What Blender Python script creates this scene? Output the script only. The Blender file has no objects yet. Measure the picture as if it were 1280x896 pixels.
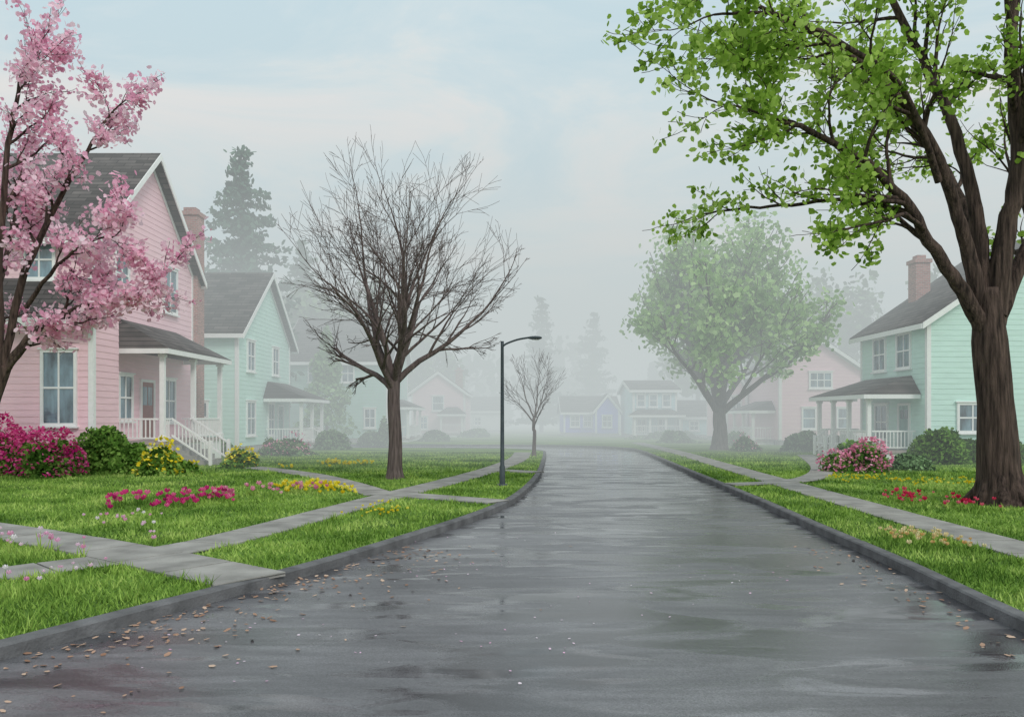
import bpy, bmesh, math, random
import numpy as np
from mathutils import Vector
random.seed(7); rs=np.random.RandomState(7)
Z=Vector((0,0,1))
scene=bpy.context.scene
def lin(r,g,b,k=1.0):
    o=[]
    for v in (r,g,b):
        v/=255.0
        o.append(k*(v/12.92 if v<=0.04045 else ((v+0.055)/1.055)**2.4))
    return (o[0],o[1],o[2],1)
# ---------------------------------------------------------------- materials
def newmat(name):
    m=bpy.data.materials.new(name); m.use_nodes=True
    nt=m.node_tree; nt.nodes.clear()
    out=nt.nodes.new('ShaderNodeOutputMaterial')
    return m,nt,out
def N(nt,t,**kw):
    n=nt.nodes.new(t)
    for k,v in kw.items(): setattr(n,k,v)
    return n
def ramp(nt,stops,interp='LINEAR'):
    r=nt.nodes.new('ShaderNodeValToRGB'); cr=r.color_ramp; cr.interpolation=interp
    while len(cr.elements)<len(stops): cr.elements.new(0.5)
    for e,(p,c) in zip(cr.elements,stops):
        e.position=p; e.color=c
    return r
def sc(c,k): return (min(1,c[0]*k),min(1,c[1]*k),min(1,c[2]*k),1)
def mat(name,col,rough=0.7,scale=3.0,amt=0.15,bump=0.0,bscale=40,stretch=(1,1,1),spec=0.3,metal=0):
    m,nt,out=newmat(name)
    p=N(nt,'ShaderNodeBsdfPrincipled'); nt.links.new(p.outputs[0],out.inputs[0])
    g=N(nt,'ShaderNodeNewGeometry'); mp=N(nt,'ShaderNodeMapping'); mp.inputs['Scale'].default_value=stretch
    nt.links.new(g.outputs['Position'],mp.inputs[0])
    n=N(nt,'ShaderNodeTexNoise'); n.inputs['Scale'].default_value=scale; n.inputs['Detail'].default_value=5
    nt.links.new(mp.outputs[0],n.inputs[0])
    r=ramp(nt,[(0.3,sc(col,1-amt)),(0.7,sc(col,1+amt))]); nt.links.new(n.outputs[0],r.inputs[0])
    nt.links.new(r.outputs[0],p.inputs['Base Color'])
    p.inputs['Roughness'].default_value=rough; p.inputs['Metallic'].default_value=metal
    p.inputs['Specular IOR Level'].default_value=spec
    if bump>0:
        n2=N(nt,'ShaderNodeTexNoise'); n2.inputs['Scale'].default_value=bscale; n2.inputs['Detail'].default_value=3
        nt.links.new(mp.outputs[0],n2.inputs[0])
        b=N(nt,'ShaderNodeBump'); b.inputs['Strength'].default_value=bump; b.inputs['Distance'].default_value=0.05
        nt.links.new(n2.outputs[0],b.inputs['Height']); nt.links.new(b.outputs[0],p.inputs['Normal'])
    return m
def leafmat(name,cols,clump=0.7,camt=0.35,trans=0.35):
    m,nt,out=newmat(name)
    a=N(nt,'ShaderNodeAttribute'); a.attribute_name='rnd'
    k=len(cols); r=ramp(nt,[(i/(k-1.0),c) for i,c in enumerate(cols)])
    g=N(nt,'ShaderNodeNewGeometry'); n=N(nt,'ShaderNodeTexNoise'); n.inputs['Scale'].default_value=clump; n.inputs['Detail'].default_value=2
    nt.links.new(g.outputs['Position'],n.inputs[0])
    mr=N(nt,'ShaderNodeMapRange'); mr.inputs[1].default_value=0.35; mr.inputs[2].default_value=0.65
    mr.inputs[3].default_value=-camt; mr.inputs[4].default_value=camt
    nt.links.new(n.outputs[0],mr.inputs[0])
    ad=N(nt,'ShaderNodeMath',operation='ADD',use_clamp=True)
    nt.links.new(a.outputs['Fac'],ad.inputs[0]); nt.links.new(mr.outputs[0],ad.inputs[1])
    nt.links.new(ad.outputs[0],r.inputs[0])
    d=N(nt,'ShaderNodeBsdfDiffuse'); nt.links.new(r.outputs[0],d.inputs[0])
    if trans>0:
        t=N(nt,'ShaderNodeBsdfTranslucent'); mx=N(nt,'ShaderNodeMixShader'); mx.inputs[0].default_value=trans
        nt.links.new(r.outputs[0],t.inputs[0])
        nt.links.new(d.outputs[0],mx.inputs[1]); nt.links.new(t.outputs[0],mx.inputs[2]); nt.links.new(mx.outputs[0],out.inputs[0])
    else: nt.links.new(d.outputs[0],out.inputs[0])
    return m
def shingle(name,col,axis):
    m,nt,out=newmat(name)
    p=N(nt,'ShaderNodeBsdfPrincipled'); nt.links.new(p.outputs[0],out.inputs[0]); p.inputs['Roughness'].default_value=0.85
    g=N(nt,'ShaderNodeNewGeometry'); s=N(nt,'ShaderNodeSeparateXYZ'); c=N(nt,'ShaderNodeCombineXYZ')
    nt.links.new(g.outputs['Position'],s.inputs[0]); nt.links.new(s.outputs[axis],c.inputs[0]); nt.links.new(s.outputs[2],c.inputs[1])
    b=N(nt,'ShaderNodeTexBrick'); b.inputs['Scale'].default_value=1.0
    b.inputs['Color1'].default_value=sc(col,0.65); b.inputs['Color2'].default_value=sc(col,1.5); b.inputs['Mortar'].default_value=sc(col,0.4)
    b.inputs['Mortar Size'].default_value=0.018; b.inputs['Brick Width'].default_value=0.8; b.inputs['Row Height'].default_value=0.19
    nt.links.new(c.outputs[0],b.inputs[0])
    n=N(nt,'ShaderNodeTexNoise'); n.inputs['Scale'].default_value=1.2; n.inputs['Detail'].default_value=5
    nt.links.new(g.outputs['Position'],n.inputs[0])
    r=ramp(nt,[(0.3,(0.7,0.7,0.7,1)),(0.7,(1.25,1.22,1.2,1))]); nt.links.new(n.outputs[0],r.inputs[0])
    mx=N(nt,'ShaderNodeMix',data_type='RGBA',blend_type='MULTIPLY'); mx.inputs[0].default_value=1
    nt.links.new(b.outputs[0],mx.inputs[6]); nt.links.new(r.outputs[0],mx.inputs[7]); nt.links.new(mx.outputs[2],p.inputs['Base Color'])
    bp=N(nt,'ShaderNodeBump'); bp.inputs['Strength'].default_value=0.6; bp.inputs['Distance'].default_value=0.02
    nt.links.new(b.outputs['Fac'],bp.inputs['Height']); bp.invert=True; nt.links.new(bp.outputs[0],p.inputs['Normal'])
    return m
def brickmat(name,col):
    m,nt,out=newmat(name)
    p=N(nt,'ShaderNodeBsdfPrincipled'); nt.links.new(p.outputs[0],out.inputs[0]); p.inputs['Roughness'].default_value=0.9
    g=N(nt,'ShaderNodeNewGeometry'); s=N(nt,'ShaderNodeSeparateXYZ'); c=N(nt,'ShaderNodeCombineXYZ'); a=N(nt,'ShaderNodeMath',operation='ADD')
    nt.links.new(g.outputs['Position'],s.inputs[0]); nt.links.new(s.outputs[0],a.inputs[0]); nt.links.new(s.outputs[1],a.inputs[1])
    nt.links.new(a.outputs[0],c.inputs[0]); nt.links.new(s.outputs[2],c.inputs[1])
    b=N(nt,'ShaderNodeTexBrick'); b.inputs['Scale'].default_value=1.0
    b.inputs['Color1'].default_value=sc(col,0.8); b.inputs['Color2'].default_value=sc(col,1.2); b.inputs['Mortar'].default_value=(0.4,0.36,0.33,1)
    b.inputs['Mortar Size'].default_value=0.012; b.inputs['Brick Width'].default_value=0.24; b.inputs['Row Height'].default_value=0.09
    nt.links.new(c.outputs[0],b.inputs[0]); nt.links.new(b.outputs[0],p.inputs['Base Color'])
    return m

M={}
M['pink']=mat('pink_siding',(0.93,0.63,0.69,1),0.6,1.3,0.05,0.1,20,(1,1,8))
M['mint']=mat('mint_siding',(0.61,0.84,0.76,1),0.6,1.3,0.06,0.1,20,(1,1,8))
M['sage']=mat('sage_siding',(0.45,0.68,0.60,1),0.6,1.3,0.08)
M['blue']=mat('pale_blue_siding',(0.50,0.74,0.80,1),0.6,1.3,0.08)
M['lav']=mat('lavender_siding',(0.26,0.28,0.95,1),0.6,1.3,0.08)
M['cream']=mat('cream_siding',(0.8,0.8,0.8,1),0.6,1.3,0.08)
M['white']=mat('white_paint',(0.88,0.88,0.87,1),0.5,4,0.04)
M['roofx']=shingle('shingles_a',(0.085,0.075,0.072,1),0)
M['roofy']=shingle('shingles_b',(0.085,0.075,0.072,1),1)
M['brick']=brickmat('chimney_brick',(0.42,0.20,0.18,1))
M['found']=mat('concrete_foundation',(0.38,0.37,0.36,1),0.9,5,0.2)
M['door']=mat('door_paint',(0.30,0.12,0.11,1),0.4,4,0.1)
M['doorg']=mat('door_paint_green',(0.25,0.42,0.39,1),0.4,4,0.1)
M['deck']=mat('deck_boards',(0.42,0.36,0.34,1),0.7,4,0.15)
M['glass']=mat('window_glass',(0.13,0.20,0.24,1),0.08,1.8,0.8,spec=1.0,stretch=(1.6,1.6,0.5))
M['bark']=mat('tree_bark',(0.082,0.055,0.046,1),0.95,2.6,0.8,1.0,9,(6,6,0.5))
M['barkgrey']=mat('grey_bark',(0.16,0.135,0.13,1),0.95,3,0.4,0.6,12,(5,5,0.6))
M['barkbare']=mat('bare_tree_bark',(0.145,0.110,0.105,1),0.95,3,0.5,0.6,12,(6,6,0.6))
M['metal']=mat('painted_metal',(0.075,0.09,0.10,1),0.45,4,0.15,metal=0.3)
M['lens']=mat('lamp_lens',(0.6,0.6,0.58,1),0.2)
M['kerb']=mat('kerb_concrete',(0.135,0.135,0.14,1),0.8,3,0.35,0.3,30)
M['walk']=mat('sidewalk_concrete',(0.31,0.30,0.28,1),0.85,1.7,0.28,0.3,40)
M['joint']=mat('sidewalk_joint',(0.09,0.09,0.08,1),0.9)
# ---------------------------------------------------------------- mesh helpers
def empty(name):
    e=bpy.data.objects.new(name,None); scene.collection.objects.link(e); e.empty_display_size=0.3
    return e
class MB:
    def __init__(s): s.v=[]; s.f=[]; s.m=[]
    def poly(s,pts,m=0):
        i=len(s.v); s.v+= [tuple(p) for p in pts]; s.f.append(tuple(range(i,i+len(pts)))); s.m.append(m)
    def hexa(s,b,t,m=0):
        i=len(s.v); s.v+=[tuple(p) for p in b]+[tuple(p) for p in t]; n=len(b)
        s.f.append(tuple(range(i,i+n))[::-1]); s.f.append(tuple(range(i+n,i+2*n))); s.m+=[m,m]
        for k in range(n):
            k2=(k+1)%n; s.f.append((i+k,i+k2,i+n+k2,i+n+k)); s.m.append(m)
    def box(s,a,b,m=0):
        x0,x1=sorted((a[0],b[0])); y0,y1=sorted((a[1],b[1])); z0,z1=sorted((a[2],b[2]))
        s.hexa([(x0,y0,z0),(x1,y0,z0),(x1,y1,z0),(x0,y1,z0)],[(x0,y0,z1),(x1,y0,z1),(x1,y1,z1),(x0,y1,z1)],m)
    def obox(s,O,U,Nn,u0,u1,z0,z1,n0,n1,m=0):
        P=lambda u,n,z: O+U*u+Nn*n+Z*z
        s.hexa([P(u0,n0,z0),P(u1,n0,z0),P(u1,n1,z0),P(u0,n1,z0)],[P(u0,n0,z1),P(u1,n0,z1),P(u1,n1,z1),P(u0,n1,z1)],m)
    def prism(s,axis,a0,a1,P,Q,lo,hi,m=0):
        prof=[(P[0],P[1]+lo),(P[0],P[1]+hi),(Q[0],Q[1]+hi),(Q[0],Q[1]+lo)]
        f=(lambda a,c,z:(a,c,z)) if axis=='x' else (lambda a,c,z:(c,a,z))
        s.hexa([f(a0,c,z) for c,z in prof],[f(a1,c,z) for c,z in prof],m)
    def tube(s,pts,rads,sides=6,m=0,cap=True):
        i0=len(s.v); n=len(pts); ref=None
        for k in range(n):
            t=(pts[min(k+1,n-1)]-pts[max(k-1,0)])
            if t.length<1e-6: t=Vector((0,0,1))
            t.normalize()
            if ref is None: ref=Vector((1,0.13,0)) if abs(t.x)<0.8 else Vector((0,1,0.1))
            a=(ref-t*ref.dot(t)); a.normalize(); b=t.cross(a); ref=a
            for j in range(sides):
                an=2*math.pi*j/sides
                q=1.0 if sides<14 else 1+0.05*math.sin(an*5+k*0.3)+0.03*math.sin(an*9+1+k*0.5)
                s.v.append(tuple(pts[k]+(a*math.cos(an)+b*math.sin(an))*rads[k]*q))
        for k in range(n-1):
            for j in range(sides):
                j2=(j+1)%sides
                s.f.append((i0+k*sides+j,i0+k*sides+j2,i0+(k+1)*sides+j2,i0+(k+1)*sides+j)); s.m.append(m)
        if cap:
            s.f.append(tuple(i0+(n-1)*sides+j for j in range(sides))); s.m.append(m)
    def build(s,name,mats,parent=None,smooth=False,recalc=True):
        me=bpy.data.meshes.new(name); me.from_pydata(s.v,[],s.f)
        for mm in mats: me.materials.append(mm)
        me.polygons.foreach_set('material_index',s.m)
        if recalc:
            bm=bmesh.new(); bm.from_mesh(me); bmesh.ops.recalc_face_normals(bm,faces=bm.faces); bm.to_mesh(me); bm.free()
        if smooth: me.polygons.foreach_set('use_smooth',[True]*len(me.polygons))
        o=bpy.data.objects.new(name,me); scene.collection.objects.link(o)
        if parent: o.parent=parent
        return o
def polys(name,P,rnd,material,parent=None):
    n,k,_=P.shape
    me=bpy.data.meshes.new(name)
    me.vertices.add(n*k); me.vertices.foreach_set('co',P.astype(np.float32).ravel())
    me.loops.add(n*k); me.loops.foreach_set('vertex_index',np.arange(n*k,dtype=np.int32))
    me.polygons.add(n); me.polygons.foreach_set('loop_start',np.arange(0,n*k,k,dtype=np.int32))
    me.update(calc_edges=True); me.validate()
    a=me.attributes.new('rnd','FLOAT','POINT'); a.data.foreach_set('value',np.repeat(rnd,k).astype(np.float32))
    me.materials.append(material)
    o=bpy.data.objects.new(name,me); scene.collection.objects.link(o)
    if parent: o.parent=parent
    return o
def leafpolys(C,size,k=5,aspect=0.8,flat=0.0):
    n=len(C); nrm=rs.normal(size=(n,3)); nrm[:,2]=np.abs(nrm[:,2])+flat; nrm/=np.linalg.norm(nrm,axis=1,keepdims=True)
    r=rs.normal(size=(n,3)); a=np.cross(nrm,r); a/=np.linalg.norm(a,axis=1,keepdims=True)+1e-9; b=np.cross(nrm,a)
    an=np.linspace(0,2*math.pi,k,endpoint=False)
    rad=1+rs.uniform(-0.25,0.25,size=(n,k))
    s=size[:,None]*rad*0.5
    return C[:,None,:]+a[:,None,:]*(np.cos(an)*s)[:,:,None]+b[:,None,:]*(np.sin(an)*s*aspect)[:,:,None]
def catmull(pts,sub=8):
    out=[]; P=[pts[0]]+list(pts)+[pts[-1]]
    for i in range(1,len(P)-2):
        p0,p1,p2,p3=[np.array(q,float) for q in P[i-1:i+3]]
        for j in range(sub):
            t=j/sub
            out.append(tuple(0.5*((2*p1)+(-p0+p2)*t+(2*p0-5*p1+4*p2-p3)*t*t+(-p0+3*p1-3*p2+p3)*t**3)))
    out.append(tuple(pts[-1])); return out
# ---------------------------------------------------------------- ground
KL=catmull([(-7.6,-30),(-7.6,-8),(-7.2,-2),(-6.2,3),(-5.5,5),(-4.5,7),(-3.4,9.3),(-2.6,11.1),(-1.75,13.4),(-0.67,16.7),(0.05,20),(0.65,25),(1.05,30),(1.45,37),(1.8,44),(1.7,46.6),(0.6,48.6),(-2,49.6),(-12,50.6),(-120,54)])
KR=catmull([(5.0,-30),(5.0,0),(5.0,5),(5.1,8),(5.4,11.1),(5.65,15),(5.95,19),(6.6,30),(7.2,40),(7.5,46),(7.2,50.5),(5.2,54),(1,55.6),(-12,56.6),(-120,60)])
def sheet(name,pts,z,material):
    me=bpy.data.meshes.new(name); bm=bmesh.new()
    vs=[bm.verts.new((p[0],p[1],z)) for p in pts]; f=bm.faces.new(vs); f.normal_update()
    if f.normal.z<0: f.normal_flip()
    bmesh.ops.triangulate(bm,faces=[f]); bm.to_mesh(me); bm.free()
    me.materials.append(material); o=bpy.data.objects.new(name,me); scene.collection.objects.link(o); return o
def lawnmat():
    m,nt,out=newmat('lawn_grass')
    p=N(nt,'ShaderNodeBsdfPrincipled'); nt.links.new(p.outputs[0],out.inputs[0]); p.inputs['Roughness'].default_value=0.95; p.inputs['Specular IOR Level'].default_value=0.1
    g=N(nt,'ShaderNodeNewGeometry')
    n1=N(nt,'ShaderNodeTexNoise'); n1.inputs['Scale'].default_value=0.45; n1.inputs['Detail'].default_value=5
    mp=N(nt,'ShaderNodeMapping'); mp.inputs['Scale'].default_value=(0.55,1.2,1)
    nt.links.new(g.outputs['Position'],mp.inputs[0]); nt.links.new(mp.outputs[0],n1.inputs[0])
    r1=ramp(nt,[(0.32,(0.07,0.14,0.03,1)),(0.5,(0.15,0.27,0.055,1)),(0.68,(0.26,0.40,0.09,1))]); nt.links.new(n1.outputs[0],r1.inputs[0])
    n2=N(nt,'ShaderNodeTexNoise'); n2.inputs['Scale'].default_value=14; n2.inputs['Detail'].default_value=6; nt.links.new(g.outputs['Position'],n2.inputs[0])
    r2=ramp(nt,[(0.3,(0.6,0.62,0.55,1)),(0.7,(1.3,1.25,1.2,1))]); nt.links.new(n2.outputs[0],r2.inputs[0])
    mx=N(nt,'ShaderNodeMix',data_type='RGBA',blend_type='MULTIPLY'); mx.inputs[0].default_value=1
    nt.links.new(r1.outputs[0],mx.inputs[6]); nt.links.new(r2.outputs[0],mx.inputs[7]); nt.links.new(mx.outputs[2],p.inputs['Base Color'])
    b=N(nt,'ShaderNodeBump'); b.inputs['Strength'].default_value=0.8; b.inputs['Distance'].default_value=0.05
    n3=N(nt,'ShaderNodeTexNoise'); n3.inputs['Scale'].default_value=30; nt.links.new(g.outputs['Position'],n3.inputs[0])
    nt.links.new(n3.outputs[0],b.inputs['Height']); nt.links.new(b.outputs[0],p.inputs['Normal'])
    return m
def roadmat():
    m,nt,out=newmat('wet_asphalt')
    p=N(nt,'ShaderNodeBsdfPrincipled'); nt.links.new(p.outputs[0],out.inputs[0]); p.inputs['Specular IOR Level'].default_value=0.6
    g=N(nt,'ShaderNodeNewGeometry')
    def noise(scale,st,rot,loc,det,dist):
        mp=N(nt,'ShaderNodeMapping'); mp.inputs['Scale'].default_value=st; mp.inputs['Rotation'].default_value=(0,0,rot); mp.inputs['Location'].default_value=loc
        nt.links.new(g.outputs['Position'],mp.inputs[0])
        n=N(nt,'ShaderNodeTexNoise'); n.inputs['Scale'].default_value=scale; n.inputs['Detail'].default_value=det; n.inputs['Distortion'].default_value=dist
        nt.links.new(mp.outputs[0],n.inputs[0]); return n
    def mul(a,b):
        mx=N(nt,'ShaderNodeMix',data_type='RGBA',blend_type='MULTIPLY'); mx.inputs[0].default_value=1
        nt.links.new(a,mx.inputs[6]); nt.links.new(b,mx.inputs[7]); return mx.outputs[2]
    n0=noise(0.55,(0.7,0.9,1),0.3,(3,1,0),4,0.3)
    r0=ramp(nt,[(0.35,(0.105,0.103,0.112,1)),(0.65,(0.155,0.153,0.162,1))]); nt.links.new(n0.outputs[0],r0.inputs[0])
    # wet, darker patches; the rightward bias paints tree shade into the colour
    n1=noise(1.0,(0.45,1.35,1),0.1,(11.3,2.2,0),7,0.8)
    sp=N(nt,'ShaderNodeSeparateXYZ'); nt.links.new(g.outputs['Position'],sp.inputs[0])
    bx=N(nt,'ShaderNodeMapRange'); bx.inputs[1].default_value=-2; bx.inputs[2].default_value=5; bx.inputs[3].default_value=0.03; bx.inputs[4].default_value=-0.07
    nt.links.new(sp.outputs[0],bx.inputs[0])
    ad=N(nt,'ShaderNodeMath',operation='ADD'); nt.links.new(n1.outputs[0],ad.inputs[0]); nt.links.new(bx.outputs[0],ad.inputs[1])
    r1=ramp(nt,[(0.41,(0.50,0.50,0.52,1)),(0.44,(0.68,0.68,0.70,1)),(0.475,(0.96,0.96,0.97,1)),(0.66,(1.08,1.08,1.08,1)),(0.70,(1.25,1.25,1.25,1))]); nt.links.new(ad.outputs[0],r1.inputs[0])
    n2=noise(70,(1,1,1),0,(0,0,0),3,0); r2=ramp(nt,[(0.3,(0.65,0.65,0.65,1)),(0.7,(1.35,1.35,1.35,1))]); nt.links.new(n2.outputs[0],r2.inputs[0])
    n3=noise(3.5,(0.22,1.6,1),-0.08,(5,0,0),5,0.6); r3=ramp(nt,[(0.35,(0.80,0.80,0.80,1)),(0.65,(1.18,1.18,1.18,1))]); nt.links.new(n3.outputs[0],r3.inputs[0])
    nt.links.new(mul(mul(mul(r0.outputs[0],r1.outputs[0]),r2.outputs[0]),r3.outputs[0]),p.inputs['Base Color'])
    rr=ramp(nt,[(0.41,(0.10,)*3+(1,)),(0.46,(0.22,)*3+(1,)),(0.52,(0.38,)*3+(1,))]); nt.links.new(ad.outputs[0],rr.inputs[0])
    n4=noise(1.1,(0.6,2.0,1),0.0,(4,7,0),5,0.6)
    rq=ramp(nt,[(0.57,(1,1,1,1)),(0.61,(0.22,0.22,0.22,1))]); nt.links.new(n4.outputs[0],rq.inputs[0])
    nt.links.new(mul(rr.outputs[0],rq.outputs[0]),p.inputs['Roughness'])
    bs=N(nt,'ShaderNodeMapRange'); bs.inputs[1].default_value=0.57; bs.inputs[2].default_value=0.61; bs.inputs[3].default_value=0.22; bs.inputs[4].default_value=0.03
    nt.links.new(n4.outputs[0],bs.inputs[0])
    b=N(nt,'ShaderNodeBump'); b.inputs['Distance'].default_value=0.008; nt.links.new(bs.outputs[0],b.inputs['Strength'])
    nt.links.new(n2.outputs[0],b.inputs['Height']); nt.links.new(b.outputs[0],p.inputs['Normal'])
    return m
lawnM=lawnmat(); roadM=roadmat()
sheet('ground',[(-700,-60),(700,-60),(700,900),(-700,900)],-0.3,lawnM)
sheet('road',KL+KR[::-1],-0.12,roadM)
sheet('lawn',[(-500,-30)]+KL+[(-500,54)],0.0,lawnM)
sheet('lawn',KR[::-1]+[(500,-30),(500,800),(-500,800),(-500,60)],0.0,lawnM)
def kerb(name,pts,side):
    mb=MB(); n=len(pts); L=[];R=[]
    for i in range(n):
        a=np.array(pts[max(i-1,0)]); b=np.array(pts[min(i+1,n-1)]); t=(b-a)/np.linalg.norm(b-a); nr=np.array([-t[1],t[0]])*side
        p=np.array(pts[i]); L.append(p-nr*0.08); R.append(p+nr*0.08)
    for i in range(n-1):
        q=[(L[i],-0.14),(L[i],-0.005),(L[i]+(R[i]-L[i])*0.15,0.015),(R[i],0.02),(R[i],-0.05)]
        q2=[(L[i+1],-0.14),(L[i+1],-0.005),(L[i+1]+(R[i+1]-L[i+1])*0.15,0.015),(R[i+1],0.02),(R[i+1],-0.05)]
        for j in range(4):
            mb.poly([(*q[j][0],q[j][1]),(*q2[j][0],q2[j][1]),(*q2[j+1][0],q2[j+1][1]),(*q[j+1][0],q[j+1][1])])
    return mb.build(name,[M['kerb']],recalc=False)
kerb('kerb',KL,1); kerb('kerb',KR,-1)
WALKS=[]
def sidewalk(name,pts,w,z=0.025,step=1.2):
    C=catmull(pts,24); WALKS.append((np.array(C),w))
    d=[0]
    for i in range(1,len(C)): d.append(d[-1]+math.dist(C[i],C[i-1]))
    T=d[-1]; ns=max(1,int(T/step)); xs=[c[0] for c in C]; ys=[c[1] for c in C]
    f=lambda s:(np.interp(s,d,xs),np.interp(s,d,ys))
    mb=MB(); e=empty(name)
    def edge(s):
        a=np.array(f(max(s-0.2,0))); b=np.array(f(min(s+0.2,T))); t=(b-a)/np.linalg.norm(b-a); nn=np.array([-t[1],t[0]]); p=np.array(f(s))
        return p-nn*w/2,p+nn*w/2
    for i in range(ns):
        s0=i*T/ns+0.02; s1=(i+1)*T/ns-0.02
        a,b=edge(s0); c,dd=edge(s1); zz=z+random.uniform(-0.003,0.003)
        mb.hexa([(*a,-0.02),(*b,-0.02),(*dd,-0.02),(*c,-0.02)],[(*a,zz),(*b,zz),(*dd,zz),(*c,zz)])
    mb.build('slabs',[M['walk']],e)
    m2=MB()
    for i in range(ns*2):
        s0=i*T/ns/2; s1=(i+1)*T/ns/2; a,b=edge(s0); c,dd=edge(s1)
        m2.poly([(*a,z-0.012),(*b,z-0.012),(*dd,z-0.012),(*c,z-0.012)])
    m2.build('joints',[M['joint']],e,recalc=False)
sidewalk('sidewalk',[(-11,2),(-9.0,6.5),(-6.6,9.9),(-5.2,11.5),(-4.5,13.4),(-3.1,19.6),(-1.9,24.5),(-0.75,30),(0.25,37),(0.6,44)],0.9)
sidewalk('sidewalk',[(7.6,-20),(7.55,0),(7.6,12),(7.75,17),(8.1,24.4),(8.6,34),(9.1,44),(9.4,60)],0.95)
sidewalk('garden_path',[(-22,20.5),(-14,16.8),(-9.1,14.0),(-6.0,11.9),(-3.16,9.72)],1.0,0.031)
sidewalk('garden_path',[(-12.1,33.2),(-10.6,31.6),(-7.2,27.6),(-4.9,23.6),(-3.3,20.2)],0.85,0.031)
sidewalk('garden_path',[(-2.9,20.3),(-1.3,19.2),(-0.3,18.5)],0.85,0.034)
sidewalk('garden_path',[(-0.9,29.5),(0.1,28.8),(0.9,28.2)],0.85,0.034)
sidewalk('garden_path',[(6.3,23.2),(7.4,23.6),(9.5,25.5),(12,31),(15.0,40.9)],0.8,0.034)
# ---------------------------------------------------------------- grass
def distpoly(P,C):
    D=np.full(len(P),1e9)
    C=C[::3] if len(C)>40 else C
    for i in range(len(C)-1):
        a=C[i]; b=C[i+1]; ab=b-a; t=np.clip(((P-a)@ab)/(ab@ab+1e-9),0,1)
        D=np.minimum(D,np.linalg.norm(P-(a+t[:,None]*ab),axis=1))
    return D
kl=np.array([p for p in KL if p[1]<46]); kr=np.array([p for p in KR if p[1]<46])
def onlawn(P,margin=0.10):
    xl=np.interp(P[:,1],kl[:,0+1],kl[:,0]); xr=np.interp(P[:,1],kr[:,1],kr[:,0])
    ok=((P[:,0]<xl-margin)|(P[:,0]>xr+margin))&(P[:,1]<46)
    for C,w in WALKS:
        ok&=distpoly(P,C)>w/2-0.02+rs.uniform(0,0.05,len(P))
    return ok
M['grass']=leafmat('grass_blades',[(0.07,0.15,0.025,1),(0.16,0.28,0.05,1),(0.27,0.42,0.085,1),(0.42,0.55,0.15,1)],0.55,0.42,0.0)
n=330000
d=np.exp(rs.uniform(math.log(4.5),math.log(44),n)); x=rs.uniform(-1.0,1.0,n)*(d*0.85+1)
P=np.stack([x,d],1); P=P[onlawn(P)]; n=len(P); d=P[:,1]
pn=np.sin(P[:,0]*2.1+1.3*np.sin(P[:,1]*1.7))*np.sin(P[:,1]*1.6+1.1*np.sin(P[:,0]*1.3))
h=rs.uniform(0.03,0.075,n)*(1+0.6*np.clip(pn,0,1)); w=0.010+0.0013*d
an=rs.uniform(0,2*math.pi,n); lean=rs.normal(0,0.035,size=(n,2))
B=np.zeros((n,3,3)); dx=np.cos(an)*w/2; dy=np.sin(an)*w/2
B[:,0,0]=P[:,0]-dx; B[:,0,1]=P[:,1]-dy; B[:,1,0]=P[:,0]+dx; B[:,1,1]=P[:,1]+dy
B[:,2,0]=P[:,0]+lean[:,0]; B[:,2,1]=P[:,1]+lean[:,1]; B[:,2,2]=h
B[:,:2,2]=-0.01
polys('grass',B,rs.uniform(0.15,0.8,n),M['grass'])
tc=[]
for _ in range(420):
    dd=math.exp(random.uniform(math.log(6),math.log(30))); tc.append((random.uniform(-1,1)*dd*0.8,dd))
tc=np.array(tc); tc=tc[onlawn(tc,0.25)]
P=np.repeat(tc,22,axis=0)+rs.normal(0,0.07,size=(len(tc)*22,2)); n=len(P)
an=rs.uniform(0,2*math.pi,n); w=0.012+0.0010*P[:,1]; B=np.zeros((n,3,3)); dx=np.cos(an)*w/2; dy=np.sin(an)*w/2
B[:,0,0]=P[:,0]-dx; B[:,0,1]=P[:,1]-dy; B[:,1,0]=P[:,0]+dx; B[:,1,1]=P[:,1]+dy
B[:,2,:2]=P+rs.normal(0,0.06,size=(n,2)); B[:,2,2]=rs.uniform(0.09,0.18,n)
polys('grass_tufts',B,rs.uniform(0.4,0.9,n),M['grass'])
# ---------------------------------------------------------------- houses
def clap(mb,O,U,Nn,poly,step=0.24,out=0.02):
    zs=[p[1] for p in poly]; z0=min(zs); z1=max(zs)
    def span(z):
        r=[]
        for i in range(len(poly)):
            a=poly[i]; b=poly[(i+1)%len(poly)]
            if (a[1]-z)*(b[1]-z)<=0 and abs(a[1]-b[1])>1e-9:
                t=(z-a[1])/(b[1]-a[1]); r.append(a[0]+(b[0]-a[0])*t)
        return (min(r),max(r)) if r else (0,0)
    z=z0
    while z<z1-1e-3:
        zt=min(z+step,z1); a0,b0=span(z+1e-4); a1,b1=span(zt-1e-4)
        P=lambda u,zz,n: O+U*u+Z*zz+Nn*n
        mb.poly([P(a0,z,out),P(b0,z,out),P(b1,zt,0.004),P(a1,zt,0.004)])
        mb.poly([P(a0,z,0.004),P(b0,z,0.004),P(b0,z,out),P(a0,z,out)])
        z=zt
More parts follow.
